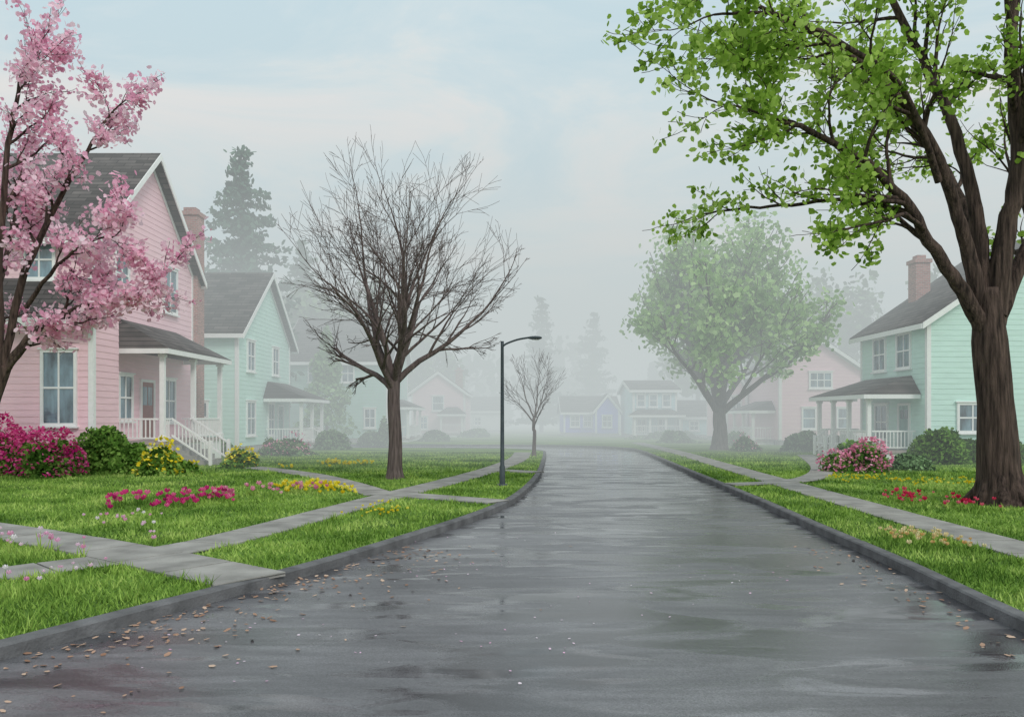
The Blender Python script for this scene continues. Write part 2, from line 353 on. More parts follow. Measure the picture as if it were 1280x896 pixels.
class House:
    def __init__(s,name,x0,x1,y0,y1,ze,zr,axis,wall,oh=0.45,found=True):
        s.e=empty(name); s.b=(x0,x1,y0,y1); s.ze=ze
        s.tr=MB(); s.gl=MB(); s.dr=MB()
        w=MB(); L=x1-x0; D=y1-y0; fz=0.35 if found else 0.0
        faces={'S':(Vector((x0,y0,0)),Vector((1,0,0)),Vector((0,-1,0)),L),'N':(Vector((x0,y1,0)),Vector((1,0,0)),Vector((0,1,0)),L),
               'W':(Vector((x0,y0,0)),Vector((0,1,0)),Vector((-1,0,0)),D),'E':(Vector((x1,y0,0)),Vector((0,1,0)),Vector((1,0,0)),D)}
        s.faces=faces
        for k,(O,U,Nn,W) in faces.items():
            gab=(axis=='x' and k in 'EW') or (axis=='y' and k in 'SN')
            poly=[(0,fz),(W,fz),(W,ze)]+([(W/2,zr)] if gab else [])+[(0,ze)]
            w.poly([O+U*u+Z*z for u,z in poly])
            clap(w,O,U,Nn,poly)
            for c in (0,1):
                u0,u1=((-0.045,0.14) if c==0 else (W-0.14,W+0.045))
                if k in 'SN': s.tr.obox(O,U,Nn,u0,u1,fz,ze-0.05,0.0,0.045)
                else: s.tr.obox(O,U,Nn,(0.0 if c==0 else W-0.14),(0.14 if c==0 else W),fz,ze-0.05,0.0,0.047)
        w.build('walls',[wall],s.e,recalc=False)
        if found:
            f=MB(); f.box((x0+0.02,y0+0.02,-0.1),(x1-0.02,y1-0.02,fz)); f.build('foundation',[M['found']],s.e)
        r=MB()
        if axis=='x': c0,c1,a0,a1=y0,y1,x0,x1
        else: c0,c1,a0,a1=x0,x1,y0,y1
        cm=(c0+c1)/2; sl=(zr-ze)/(cm-c0)
        for sg,ce in ((-1,c0),(1,c1)):
            Pp=(ce+sg*oh,ze-oh*sl); Q=(cm,zr)
            r.prism(axis,a0-oh,a1+oh,Pp,Q,0.03,0.2)
            s.tr.prism(axis,a1+oh+0.002,a1+oh+0.05,Pp,Q,-0.12,0.16)
            s.tr.prism(axis,a0-oh-0.05,a0-oh-0.002,Pp,Q,-0.12,0.16)
            s.tr.prism(axis,a1+0.035,a1+0.06,(ce,ze),Q,-0.2,0.02)
            s.tr.prism(axis,a0-0.06,a0-0.035,(ce,ze),Q,-0.2,0.02)
            b0=(a0-oh,ce+sg*(oh+0.002),ze-oh*sl-0.1); b1=(a1+oh,ce+sg*(oh+0.05),ze-oh*sl+0.13)
            if axis=='y': b0=(b0[1],b0[0],b0[2]); b1=(b1[1],b1[0],b1[2])
            s.tr.box(b0,b1)
        r.build('roof',[M['roofx' if axis=='x' else 'roofy']],s.e)
    def win(s,face,u0,u1,z0,z1,mull=1,rail=True):
        O,U,Nn,W=s.faces[face]; t=0.11; g=s.gl; tr=s.tr
        base=O.x if face in 'SN' else O.y
        u0-=base; u1-=base
        g.obox(O,U,Nn,u0,u1,z0,z1,-0.02,0.045,0)
        tr.obox(O,U,Nn,u0-t,u0,z0-t,z1+t,0.0,0.10); tr.obox(O,U,Nn,u1,u1+t,z0-t,z1+t,0.0,0.10)
        tr.obox(O,U,Nn,u0,u1,z1,z1+t,0.0,0.098); tr.obox(O,U,Nn,u0,u1,z0-t,z0,0.0,0.098)
        tr.obox(O,U,Nn,u0-t-0.06,u1+t+0.06,z0-t-0.07,z0-t-0.002,0.0,0.17)
        tr.obox(O,U,Nn,u0-t-0.06,u1+t+0.06,z1+t+0.002,z1+t+0.06,0.0,0.15)
        zm=(z0+z1)/2
        if rail: tr.obox(O,U,Nn,u0,u1,zm-0.035,zm+0.035,0.03,0.08)
        for i in range(mull):
            um=u0+(u1-u0)*(i+1)/(mull+1); tr.obox(O,U,Nn,um-0.03,um+0.03,z0,z1,0.03,0.075)
    def door(s,face,u0,u1,z0,z1,m='door'):
        O,U,Nn,W=s.faces[face]; base=O.x if face in 'SN' else O.y; u0-=base; u1-=base; t=0.12
        s.doorm=m
        s.dr.obox(O,U,Nn,u0,u1,z0,z1,0.0,0.05)
        um=(u0+u1)/2
        for a,b in ((u0+0.12,um-0.05),(um+0.05,u1-0.12)):
            s.dr.obox(O,U,Nn,a,b,z0+0.2,z0+0.9,0.04,0.07)
            s.gl.obox(O,U,Nn,a,b,z0+1.45,z1-0.2,0.04,0.065)
        s.tr.obox(O,U,Nn,u0-t,u0,z0,z1+t,0.0,0.10); s.tr.obox(O,U,Nn,u1,u1+t,z0,z1+t,0.0,0.10); s.tr.obox(O,U,Nn,u0,u1,z1,z1+t,0.0,0.098)
    def chimney(s,x0,x1,y0,y1,z0,z1):
        c=MB(); c.box((x0,y0,z0),(x1,y1,z1)); c.box((x0-0.07,y0-0.07,z1+0.001),(x1+0.07,y1+0.07,z1+0.2)); c.box((x0+0.15,y0+0.15,z1+0.2),(x1-0.15,y1-0.15,z1+0.42))
        c.build('chimney',[M['brick']],s.e)
    def porch(s,face,b0,b1,dep,zf,ze,zt,posts,stair=None,ins=0.6,oh=0.3,pw=0.09):
        O=s.faces[face][0]
        if face=='E': F=lambda a,b,z:(O.x+a,b,z)
        elif face=='W': F=lambda a,b,z:(O.x-a,b,z)
        else: F=lambda a,b,z:(b,O.y-a,z)
        def bx(mb,a0,a1,c0,c1,z0,z1): mb.box(F(a0,c0,z0),F(a1,c1,z1))
        p=MB(); dk=MB(); rf=MB()
        bx(dk,0.05,dep,b0,b1,zf-0.12,zf)
        bx(p,0.06,dep-0.08,b0+0.08,b1-0.08,0,zf-0.122)
        A=[F(0.03,b0-oh,ze),F(dep+oh,b0-oh,ze),F(dep+oh,b1+oh,ze),F(0.03,b1+oh,ze)]
        T0=F(0.03,b0+ins,zt); T1=F(0.03,b1-ins,zt)
        rf.poly(A); rf.poly([A[1],A[2],T1,T0]); rf.poly([A[0],A[1],T0]); rf.poly([A[3],T1,A[2]]); rf.poly([A[0],T0,T1,A[3]])
        h=0.2
        bx(p,dep+oh-0.12,dep+oh-0.01,b0-oh+0.01,b1+oh-0.01,ze-h,ze-0.003)
        bx(p,0.05,dep+oh-0.122,b0-oh+0.01,b0-oh+0.1,ze-h,ze-0.003); bx(p,0.05,dep+oh-0.122,b1+oh-0.1,b1+oh-0.01,ze-h,ze-0.003)
        for b in posts:
            bx(p,dep-0.12-pw,dep-0.12+pw,b-pw,b+pw,zf+0.002,ze-0.003)
            bx(p,dep-0.16-pw,dep-0.08+pw,b-pw-0.04,b+pw+0.04,zf+0.002,zf+0.2); bx(p,dep-0.16-pw,dep-0.08+pw,b-pw-0.04,b+pw+0.04,ze-0.32,ze-h-0.003)
        def rail(a0,a1,c0,c1):
            L=max(abs(a1-a0),abs(c1-c0)); k=max(2,int(L/0.16)); t=0.03
            if abs(a1-a0)>abs(c1-c0):
                bx(p,a0,a1,c0-t,c0+t,zf+0.85,zf+0.92); bx(p,a0,a1,c0-t,c0+t,zf+0.1,zf+0.16)
                for i in range(1,k): q=a0+(a1-a0)*i/k; bx(p,q-0.02,q+0.02,c0-0.02,c0+0.02,zf+0.16,zf+0.85)
            else:
                bx(p,a0-t,a0+t,c0,c1,zf+0.85,zf+0.92); bx(p,a0-t,a0+t,c0,c1,zf+0.1,zf+0.16)
                for i in range(1,k): q=c0+(c1-c0)*i/k; bx(p,a0-0.02,a0+0.02,q-0.02,q+0.02,zf+0.16,zf+0.85)
        rail(0.1,dep-0.25,b0+0.08,b0+0.08); rail(0.1,dep-0.25,b1-0.08,b1-0.08)
        pa=dep-0.12
        if stair:
            s0,s1=stair
            if s0-b0>0.4: rail(pa,pa,b0+0.2,s0)
            if b1-s1>0.4: rail(pa,pa,s1,b1-0.2)
            ns=max(2,int(round(zf/0.19))); st=MB()
            for i in range(ns):
                zt_=zf-(i+1)*zf/(ns+0.0)
                if zt_>0.02: bx(st,dep+0.02+i*0.3,dep+0.02+(i+1)*0.3,s0,s1,0,zt_)
            run=ns*0.3
            for c in (s0-0.05,s1+0.05):
                bb=[F(dep-0.05,c-0.03,zf+0.85),F(dep+run,c-0.03,0.82),F(dep+run,c-0.03,0.90),F(dep-0.05,c-0.03,zf+0.94)]
                tt=[F(dep-0.05,c+0.03,zf+0.85),F(dep+run,c+0.03,0.82),F(dep+run,c+0.03,0.90),F(dep-0.05,c+0.03,zf+0.94)]
                p.hexa(bb,tt)
                bb=[(q[0],q[1],q[2]-0.68) for q in bb]; tt=[(q[0],q[1],q[2]-0.68) for q in tt]; p.hexa(bb,tt)
                bx(p,dep+run-0.05,dep+run+0.06,c-0.055,c+0.055,0,1.02)
                kk=int(run/0.15)
                for i in range(kk):
                    a=dep+run*(i+0.5)/kk; zz=zf*(1-(i+0.5)/kk); bx(p,a-0.02,a+0.02,c-0.02,c+0.02,zz+0.2,zz+0.84)
            st.build('porch_steps',[M['found']],s.e)
        else: rail(pa,pa,b0+0.2,b1-0.2)
        p.build('porch_posts_and_railing',[M['white']],s.e); dk.build('porch_deck',[M['deck']],s.e); rf.build('porch_roof',[M['roofy' if face in 'EW' else 'roofx']],s.e)
    def done(s):
        s.tr.build('white_trim',[M['white']],s.e)
        if s.gl.v: s.gl.build('window_glass',[M['glass']],s.e)
        if s.dr.v: s.dr.build('front_door',[M[getattr(s,'doorm','door')]],s.e)
h=House('pink_house',-25,-15.75,30,39.4,8.9,13.2,'x',M['pink'],oh=0.5)
h.win('E',31.7,32.7,6.8,8.6); h.win('E',36.1,37.4,6.8,8.7)
h.win('E',32.0,33.0,1.9,3.6); h.win('E',36.0,37.2,1.8,3.6)
h.door('E',33.9,35.0,1.02,3.45)
h.win('S',-18.2,-17.2,7.2,8.5); h.win('S',-21.5,-20.4,7.2,8.5)
h.chimney(-16.4,-15.5,39.42,40.3,0,11.9)
h.porch('E',31.5,38.0,2.05,1.0,4.65,5.9,[31.65,34.7,37.85],stair=(32.4,34.4))
h.done()
w2=MB(); wx0,wx1,wy=-24.0,-15.2,29.0
O=Vector((wx0,wy,0)); clap(w2,O,Vector((1,0,0)),Vector((0,-1,0)),[(0,0.3),(wx1-wx0,0.3),(wx1-wx0,5.6),(0,5.6)])
w2.poly([(wx0,wy,0),(wx1,wy,0),(wx1,wy,5.7),(wx0,wy,5.7)]); w2.poly([(wx1,wy,0),(wx1,30.9,0),(wx1,30.9,6.9),(wx1,wy,5.7)])
clap(w2,Vector((wx1,wy,0)),Vector((0,1,0)),Vector((1,0,0)),[(0,0.3),(1.9,0.3),(1.9,5.7),(0,5.7)])
w2.poly([(-15.75,30.9,0),(wx1,30.9,0),(wx1,30.9,6.9),(-15.75,30.9,6.9)])
w2.build('front_wing_walls',[M['pink']],h.e,recalc=False)
r2=MB(); r2.prism('x',wx0-0.4,wx1+0.35,(wy-0.5,5.35),(29.96,7.0),0.0,0.16); r2.box((-15.7,29.96,6.6),(wx1+0.35,31.2,7.1)); r2.build('front_wing_roof',[M['roofx']],h.e)
h.tr=MB(); h.gl=MB(); h.dr=MB(); h.faces['S']=(Vector((wx0,wy,0)),Vector((1,0,0)),Vector((0,-1,0)),wx1-wx0)
h.win('S',-16.95,-15.85,1.75,4.3,1); h.win('S',-20.5,-19.2,1.75,4.4,1)
h.tr.box((wx0-0.4,wy-0.55,5.2),(wx1+0.35,wy-0.502,5.5)); h.tr.box((wx1-0.14,wy-0.05,0.3),(wx1+0.05,wy-0.0,5.5)); h.tr.box((wx1+0.002,wy+0.001,0.3),(wx1+0.05,wy+0.14,5.5))
h.tr.build('front_wing_trim',[M['white']],h.e); h.gl.build('front_wing_glass',[M['glass']],h.e)
h=House('mint_house',-25,-14.75,43,53,6.6,10.4,'x',M['mint'])
for a in (44.5,49.2): h.win('E',a,a+1.1,4.6,6.15)
h.win('E',44.4,45.7,1.0,2.75); h.win('E',48.3,49.3,0.9,2.7); h.win('S',-17.4,-16.4,1.2,2.7)
h.door('E',50.3,51.3,0.35,2.6,'doorg')
h.porch('E',47.6,53,2.3,0.35,3.05,4.1,[47.75,50.3,52.85],stair=(50.3,51.6)); h.done()
h=House('sage_house',-17,-9.3,60,71,6.2,9.8,'x',M['sage'])
h.win('S',-12.7,-11.9,4.6,5.8); h.win('S',-11.0,-10.3,1.2,2.5); h.win('E',63,64.2,4.4,5.8); h.win('S',-15.2,-14.4,4.6,5.8)
h.porch('E',61.5,70,1.4,0.3,2.7,3.4,[61.7,66,69.8]); h.done()
h=House('small_pink_house',-9.8,-4.6,78,88,4.3,6.2,'y',M['pink'],oh=0.3)
h.win('S',-7.7,-6.7,2.6,3.9,0); h.win('S',-9.0,-8.3,0.8,1.9); h.chimney(-5.6,-4.9,79,79.8,4,6.4)
h.porch('S',-6.9,-4.7,1.4,0.3,2.2,2.9,[-6.8,-4.8]); h.done()
h=House('white_cottage',-5.3,-1.4,95,103,2.6,4.2,'x',M['cream'],oh=0.3); h.win('S',-4.4,-3.7,1,1.8); h.done()
h=House('lavender_house',5.2,10.6,80,87,2.4,3.9,'x',M['lav'],oh=0.35); h.win('S',5.9,6.7,1.0,2.0); h.win('S',7.2,7.9,1.0,2.0); h.done()
h=House('lavender_cottage',8.1,10.4,77.5,79.8,2.6,4.0,'y',M['lav'],oh=0.25); h.win('S',8.8,9.6,1.0,2.0); h.done()
h=House('pale_blue_house',10.9,14.8,72,80,4.3,5.2,'x',M['blue'],oh=0.35)
for a in (11.3,12.4,13.6): h.win('S',a,a+0.6,2.9,3.9,0)
h.win('S',11.3,12.0,0.7,1.7); h.win('S',13.2,13.9,0.7,1.7)
h.porch('S',10.7,15.0,1.4,0.25,2.1,2.6,[10.85,12.2,13.6,14.85]); h.done()
h=House('blue_garage',15.0,18.6,71,79,1.9,3.3,'x',M['blue'],oh=0.3); h.win('S',15.8,16.5,0.8,1.5); h.done()
h=House('pink_gable_house',18.4,24.1,55,64,5.2,7.1,'y',M['pink'],oh=0.35)
h.win('S',20.5,21.9,4.0,4.95,2); h.win('S',20.0,20.8,1.2,2.5,0); h.win('S',22.4,23.2,1.2,2.5,0)
h.porch('W',56,61,1.6,0.3,2.4,3.1,[56.15,58.5,60.85],stair=(58.7,60)); h.done()
h=House('pink_side_cottage',16.6,18.2,62,68,4.0,5.3,'y',M['pink'],oh=0.3); h.win('S',17.0,17.7,2.6,3.5); h.done()
h=House('mint_house',18.7,30.7,36,42.8,6.3,10.4,'y',M['mint'],oh=0.45)
h.win('W',37.5,38.7,4.35,5.85); h.win('W',40.0,41.2,4.35,5.85)
h.win('W',39.8,41.0,0.9,2.5); h.door('W',37.6,38.5,0.42,2.5,'doorg')
h.win('S',20.1,21.3,1.35,2.5); h.win('S',24,25.4,4.3,5.8); h.win('S',24.5,26,1.2,2.7)
h.chimney(20.8,21.55,41.2,42.0,6.8,9.9)
h.porch('W',36.8,43,2.35,0.42,3.0,3.9,[36.95,39.1,41.0,42.85],stair=(40.3,41.6)); h.done()
# ---------------------------------------------------------------- trees
class T:
    def __init__(s,**k):
        s.tubes=[]; s.tips=[]; s.up=0.05; s.wig=0.18; s.kids=[4,4,3]; s.ang=(0.45,0.95); s.lr=0.62; s.maxl=3; s.env=None; s.rmin=0.008
        for a,b in k.items(): setattr(s,a,b)
def rv():
    v=Vector((random.gauss(0,1),random.gauss(0,1),random.gauss(0,1))); v.normalize(); return v
def inside(t,p):
    if not t.env: return True
    c,r=t.env; return ((p.x-c[0])/r[0])**2+((p.y-c[1])/r[1])**2+((p.z-c[2])/r[2])**2<1
def sprout(t,pts,rads,L,lvl,k,t0=0.25):
    n=len(pts)-1
    for j in range(k):
        u=(t0+(1-t0)*(j+random.random())/k)*n; i=min(int(u),n-1); f=u-i
        p=pts[i].lerp(pts[i+1],f); r=rads[i]*(1-f)+rads[i+1]*f; d=(pts[i+1]-pts[i]).normalized()
        q=rv(); q=(q-d*q.dot(d)).normalized(); a=random.uniform(*t.ang)
        grow(t,p,(d*math.cos(a)+q*math.sin(a)),L*random.uniform(0.75,1.2)*(1.15-0.45*u/n),max(r*0.62,t.rmin),lvl)
def grow(t,p,d,L,r,lvl):
    n=max(3,6-lvl); pts=[p]; rads=[r]; p=p.copy(); d=d.copy()
    for i in range(n):
        d=(d+rv()*t.wig+Vector((0,0,t.up))).normalized(); p=p+d*(L/n)
        pts.append(p); rads.append(max(r*(1-0.6*(i+1)/n),t.rmin*0.8))
        if not inside(t,p): break
    t.tubes.append((pts,rads))
    if lvl>=t.maxl:
        t.tips+=pts[1:]; return
    if lvl>=t.maxl-1: t.tips+=pts[-2:]
    sprout(t,pts,rads,L*t.lr,lvl+1,t.kids[lvl])
    if inside(t,pts[-1]) and lvl<t.maxl: grow(t,pts[-1],d,L*t.lr,rads[-1],lvl+1)
def limb(t,pts,r0,r1,L,k,lvl=1,t0=0.2):
    C=[Vector(c) for c in catmull(pts,5)]; n=len(C); rads=[r0+(r1-r0)*(i/(n-1))**0.8 for i in range(n)]
    C=[c+rv()*0.03 for c in C]
    t.tubes.append((C,rads)); sprout(t,C,rads,L,lvl,k,t0); grow(t,C[-1],(C[-1]-C[-2]).normalized(),L,r1,lvl)
def wood(t,name,m,parent):
    mb=MB()
    for pts,rads in t.tubes:
        r=rads[0]; mb.tube(pts,rads,22 if r>0.5 else 14 if r>0.17 else 8 if r>0.08 else 5 if r>0.03 else 3)
    return mb.build(name,[m],parent,smooth=True,recalc=False)
def trunk(t,pts,rads):
    C=[Vector(c) for c in catmull(pts,5)]; n=len(C); R=np.interp(np.linspace(0,len(pts)-1,n),range(len(rads)),rads)
    t.tubes.append((C,list(R)))
def foliage(t,name,m,parent,per,sig,size,k=5,asp=0.8,keep=1.0):
    tips=np.array([tuple(p) for p in t.tips])
    if keep<1: tips=tips[rs.uniform(size=len(tips))<keep]
    C=np.repeat(tips,per,axis=0); clr=np.repeat(rs.uniform(-0.18,0.18,len(tips)),per)
    C=C+rs.normal(0,sig,size=C.shape)
    s=rs.uniform(size[0],size[1],len(C))
    print(name,'tips',len(tips),'leaves',len(C))
    return polys(name,leafpolys(C,s,k,asp),np.clip(rs.uniform(0.1,0.9,len(C))+clr,0,1),m,parent)
M['leaf_big']=leafmat('spring_leaves',[(0.17,0.30,0.04,1),(0.31,0.48,0.075,1),(0.45,0.63,0.14,1),(0.60,0.76,0.24,1)],0.8,0.3,0.45)
M['leaf_mid']=leafmat('soft_leaves',[(0.25,0.40,0.15,1),(0.40,0.60,0.25,1),(0.56,0.74,0.36,1)],0.4,0.35,0.3)
M['blossom']=leafmat('pink_blossom',[(0.78,0.36,0.53,1),(0.92,0.54,0.69,1),(0.96,0.69,0.80,1),(0.97,0.82,0.89,1)],0.8,0.22,0.45)
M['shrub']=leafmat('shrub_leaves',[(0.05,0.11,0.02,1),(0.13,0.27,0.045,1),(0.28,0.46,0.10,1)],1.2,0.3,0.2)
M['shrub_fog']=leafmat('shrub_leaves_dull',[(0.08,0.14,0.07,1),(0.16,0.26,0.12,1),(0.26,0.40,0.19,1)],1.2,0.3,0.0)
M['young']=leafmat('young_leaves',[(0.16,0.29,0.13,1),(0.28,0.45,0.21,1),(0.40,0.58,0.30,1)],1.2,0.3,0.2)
M['magenta']=leafmat('magenta_petals',[(0.50,0.02,0.18,1),(0.80,0.07,0.30,1),(0.92,0.26,0.48,1)],1.5,0.2,0.25)
M['rose']=leafmat('rose_petals',[(0.65,0.18,0.33,1),(0.85,0.34,0.50,1),(0.93,0.52,0.64,1)],1.5,0.2,0.25)
M['yellow']=leafmat('yellow_petals',[(0.75,0.55,0.02,1),(0.92,0.78,0.05,1),(0.95,0.88,0.2,1)],1.5,0.2,0.25)
M['whitep']=leafmat('pale_petals',[(0.85,0.35,0.58,1),(0.9,0.58,0.78,1),(0.93,0.88,0.92,1)],1.5,0.2,0.25)
M['peach']=leafmat('peach_petals',[(0.8,0.5,0.2,1),(0.85,0.7,0.4,1),(0.9,0.8,0.5,1)],1.5,0.2,0.2)
M['red']=leafmat('red_petals',[(0.6,0.02,0.08,1),(0.82,0.08,0.18,1),(0.9,0.25,0.33,1)],1.5,0.2,0.2)
M['pine']=leafmat('pine_needles',[(0.05,0.10,0.07,1),(0.09,0.17,0.12,1),(0.14,0.24,0.16,1)],0.6,0.3,0.0)
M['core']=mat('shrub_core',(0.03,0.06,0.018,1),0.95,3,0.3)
M['dry']=leafmat('dry_leaves',[(0.28,0.16,0.11,1),(0.45,0.29,0.21,1),(0.58,0.43,0.33,1)],2,0.2,0.0)
e=empty('maple_tree'); t=T(kids=[0,3,3,2],lr=0.62,maxl=3,up=0.03,wig=0.22,ang=(0.45,1.0),rmin=0.009)
trunk(t,[(11.2,18.2,-0.15),(11.15,18.2,0.2),(11.08,18.2,0.8),(10.98,18.2,2.3),(10.86,18.2,3.7),(10.84,18.2,4.9)],[0.82,0.56,0.43,0.37,0.36,0.24])
for a in range(8):
    an=a*0.8+0.2; c,s_=math.cos(an),math.sin(an); q=random.uniform(0.85,1.15)
    t.tubes.append(([Vector((11.1+c*0.22,18.2+s_*0.22,0.95)),Vector((11.13+c*0.42,18.2+s_*0.42,0.3)),Vector((11.2+c*0.9*q,18.2+s_*0.9*q,-0.1))],[0.14,0.15,0.07]))
limb(t,[(10.8,18.2,3.8),(10.15,18.0,4.8),(9.45,17.9,5.7),(8.65,17.7,6.8),(7.5,17.3,7.6),(6.1,16.9,8.1),(4.9,16.5,8.3)],0.20,0.03,1.5,15,1,0.36)
limb(t,[(9.2,17.8,6.1),(8.5,17.3,6.35),(7.8,17.0,6.1),(6.9,16.7,5.9)],0.065,0.02,0.8,6,2,0.4)
limb(t,[(10.75,18.2,4.2),(10.4,18.2,5.6),(10.0,18.1,6.8),(9.2,17.8,8.3),(7.9,17.5,9.5),(6.2,17.2,10.4),(4.6,17,11.0)],0.20,0.03,1.6,14,1,0.42)
limb(t,[(10.85,18.3,4.5),(10.7,18.4,6.4),(10.5,18.5,7.8),(9.9,18.7,9.7),(9.1,18.8,11.4),(8.3,18.8,13)],0.20,0.06,1.7,8,1,0.5)
limb(t,[(10.95,18.2,4.3),(11.2,18.1,6.2),(11.4,18,7.8),(11.2,17.9,10.3),(11.3,17.8,13)],0.26,0.09,1.6,8,1,0.45)
limb(t,[(11.0,18.2,4.1),(11.6,18.3,5.4),(12.4,18.4,6.9),(13.5,18.6,8.7),(14.6,18.8,11)],0.22,0.06,1.9,10,1,0.25)
limb(t,[(10.9,18.4,4.6),(11.1,19.3,6.6),(11.0,20.6,8.6),(10.4,22.2,11)],0.18,0.05,1.8,8,1,0.5)
limb(t,[(9.6,18.0,7.3),(8.3,17.0,8.9),(6.6,16.2,9.6),(5.0,15.7,9.9),(3.9,15.4,9.7)],0.09,0.022,1.1,9,1,0.3)
limb(t,[(8.9,17.8,6.5),(7.6,18.5,7.0),(6.4,19,7.0),(5.3,19.3,7.0),(4.6,19.4,6.9)],0.07,0.02,0.9,7,2,0.3)
wood(t,'trunk_and_limbs',M['bark'],e)
foliage(t,'leaves',M['leaf_big'],e,6,0.12,(0.10,0.20),6,0.75,keep=0.43)
e=empty('cherry_blossom_tree'); t=T(kids=[0,4,3,2],lr=0.6,maxl=3,up=0.02,wig=0.25,rmin=0.008)
trunk(t,[(-14.9,22,-0.1),(-14.85,22,0.4),(-14.6,22,1.5),(-14.25,22,2.6),(-13.95,22,3.4)],[0.5,0.33,0.25,0.20,0.17])
limb(t,[(-14.0,22,3.2),(-12.9,21.8,4.4),(-11.5,21.6,5.0),(-10.3,21.5,5.4),(-9.6,21.4,5.7)],0.12,0.025,1.0,11,1)
limb(t,[(-14.0,22,3.3),(-13.3,21.9,6.0),(-12.4,21.8,7.8),(-11.5,21.7,9.2),(-10.9,21.6,10.1)],0.13,0.03,1.0,10,1,0.2)
limb(t,[(-14.1,22,3.3),(-14.1,22,6.2),(-13.9,22,9),(-13.6,22,10.9),(-13.4,22,11.6)],0.14,0.03,1.25,12,1,0.25)
limb(t,[(-14.0,22,3.2),(-13.0,21.7,4.0),(-12.0,21.4,4.4),(-11.3,21.2,4.5)],0.08,0.02,0.7,6,2)
limb(t,[(-13.3,21.9,5.0),(-12.2,21.4,6.0),(-11.2,21.0,6.5),(-10.3,20.8,6.7)],0.07,0.02,0.8,7,1)
limb(t,[(-14.1,22,3.2),(-15.3,22.1,5),(-16.6,22.2,7),(-17.4,22.2,9.5)],0.14,0.04,1.5,9,1)
limb(t,[(-14.1,22,3.3),(-14.8,23,5.2),(-15.2,24.2,7.2),(-15.4,25,9.3)],0.12,0.04,1.3,6,1)
limb(t,[(-14.1,22,3.3),(-14.6,21,5.0),(-14.6,20,7),(-14.2,19.4,8.7)],0.12,0.04,1.1,7,1)
wood(t,'trunk_and_limbs',M['bark'],e)
foliage(t,'blossoms',M['blossom'],e,6,0.115,(0.08,0.17),6,0.85,keep=0.46)
def baretree(name,x,y,h,R,fork,r,limbs,kids,maxl,zc,rmin,m,seed,lf=0.5,up=0.05,cx=0,elr=(0.45,0.85),ang=(0.3,0.7),wig=0.15,lowk=0.5):
    random.seed(seed); e=empty(name); t=T(kids=kids,lr=0.68,maxl=maxl,up=up,wig=wig,ang=ang,rmin=rmin,env=((x+cx,y,zc),(R,R,h-zc)))
    trunk(t,[(x,y,-0.1),(x,y,0.3),(x+0.03,y,1.2),(x-0.02,y,fork*0.75),(x,y,fork+0.15)],[r*1.6,r*1.12,r*0.95,r*0.9,r*0.85])
    for i in range(limbs):
        an=2*math.pi*(i+random.uniform(-0.2,0.2))/limbs; el=random.uniform(1.0,1.3) if i%3==0 else random.uniform(*elr)
        d=Vector((math.cos(an)*math.cos(el),math.sin(an)*math.cos(el),math.sin(el)))
        grow(t,Vector((x,y,fork+random.uniform(-0.4,0.15))),d,(h-fork)*lf,r*lowk,0)
    grow(t,Vector((x,y,fork)),Vector((0.1,0,1)),(h-fork)*lf,r*0.62,0)
    wood(t,'trunk_and_branches',m,e); return e,t
baretree('bare_tree',-3.76,25.6,11.0,3.8,3.1,0.22,10,[4,3,3,3],4,6.9,0.007,M['barkbare'],17,lf=0.42,cx=0.3,elr=(0.75,1.05),up=0.0,ang=(0.3,0.75),wig=0.17)
baretree('bare_tree',1.1,40,5.3,1.7,1.8,0.09,5,[3,3,3],3,3.4,0.009,M['barkbare'],5)
e,t=baretree('leafy_tree',12.35,47.6,13.7,6.1,2.3,0.42,11,[4,3,3,2],3,7.9,0.03,M['barkgrey'],21,lf=0.46,cx=-0.15,elr=(0.6,0.95))
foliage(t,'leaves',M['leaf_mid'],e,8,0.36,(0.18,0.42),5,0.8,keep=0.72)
random.seed(3)
def pinemesh(h,R,nwh=26,per=9,seed=1):
    r=np.random.RandomState(seed); cs=[]
    for i in range(nwh):
        f=i/nwh; z=h*(0.10+0.9*f); rad=R*(1-f)**0.8*r.uniform(0.7,1.15)+0.15
        for j in range(per):
            an=r.uniform(0,2*math.pi); rr=rad*r.uniform(0.6,1.2); ns=max(3,int(rr/0.16))
            for q in range(ns):
                u=(q+0.5)/ns; droop=-0.28*rr*u+0.12*rr*u*u*2
                for _ in range(3):
                    cs.append((math.cos(an)*rr*u+r.normal(0,0.18),math.sin(an)*rr*u+r.normal(0,0.18),z+droop+r.normal(0,0.16)))
    return np.array(cs)
def pine(name,x,y,h,R,seed,m='pine',fac=1.5):
    e=empty(name); C=pinemesh(h,R,int(h*fac),8,seed)
    polys('needles',leafpolys(C,rs.uniform(0.3,0.7,len(C)),5,0.5),rs.uniform(0.1,0.9,len(C)),M[m],e)
    mb=MB(); mb.tube([Vector((0,0,-0.1)),Vector((0,0,h*0.5)),Vector((0,0,h*0.97))],[h*0.016,h*0.010,0.03],8); mb.build('trunk',[M['bark']],e,smooth=True)
    e.location=(x,y,0); return e
pine('pine_tree',-20.8,61.5,23.0,6.2,1,fac=1.2)
pine('pine_tree',-21,80,20,5.6,2,fac=1.2); pine('pine_tree',-33,64,17,4.6,3,fac=1.2)
pine('pine_tree',3.6,98,17.0,4.0,4,fac=1.2); pine('pine_tree',11,108,16.5,4.2,5,fac=1.2)
e=empty('young_tree'); c=[]
for _ in range(3600):
    f=random.random()**0.8; rr=2.0*(1-f)**0.7*(0.55+0.45*random.random())*(1+0.25*math.sin(f*21)); a=random.uniform(0,6.28); c.append((-13.2+rr*math.cos(a),57+rr*math.sin(a),0.7+f*7.3+random.gauss(0,0.2)))
c=np.array(c); polys('leaves',leafpolys(c,rs.uniform(0.15,0.4,len(c)),5,0.8),rs.uniform(0,1,len(c)),M['young'],e)
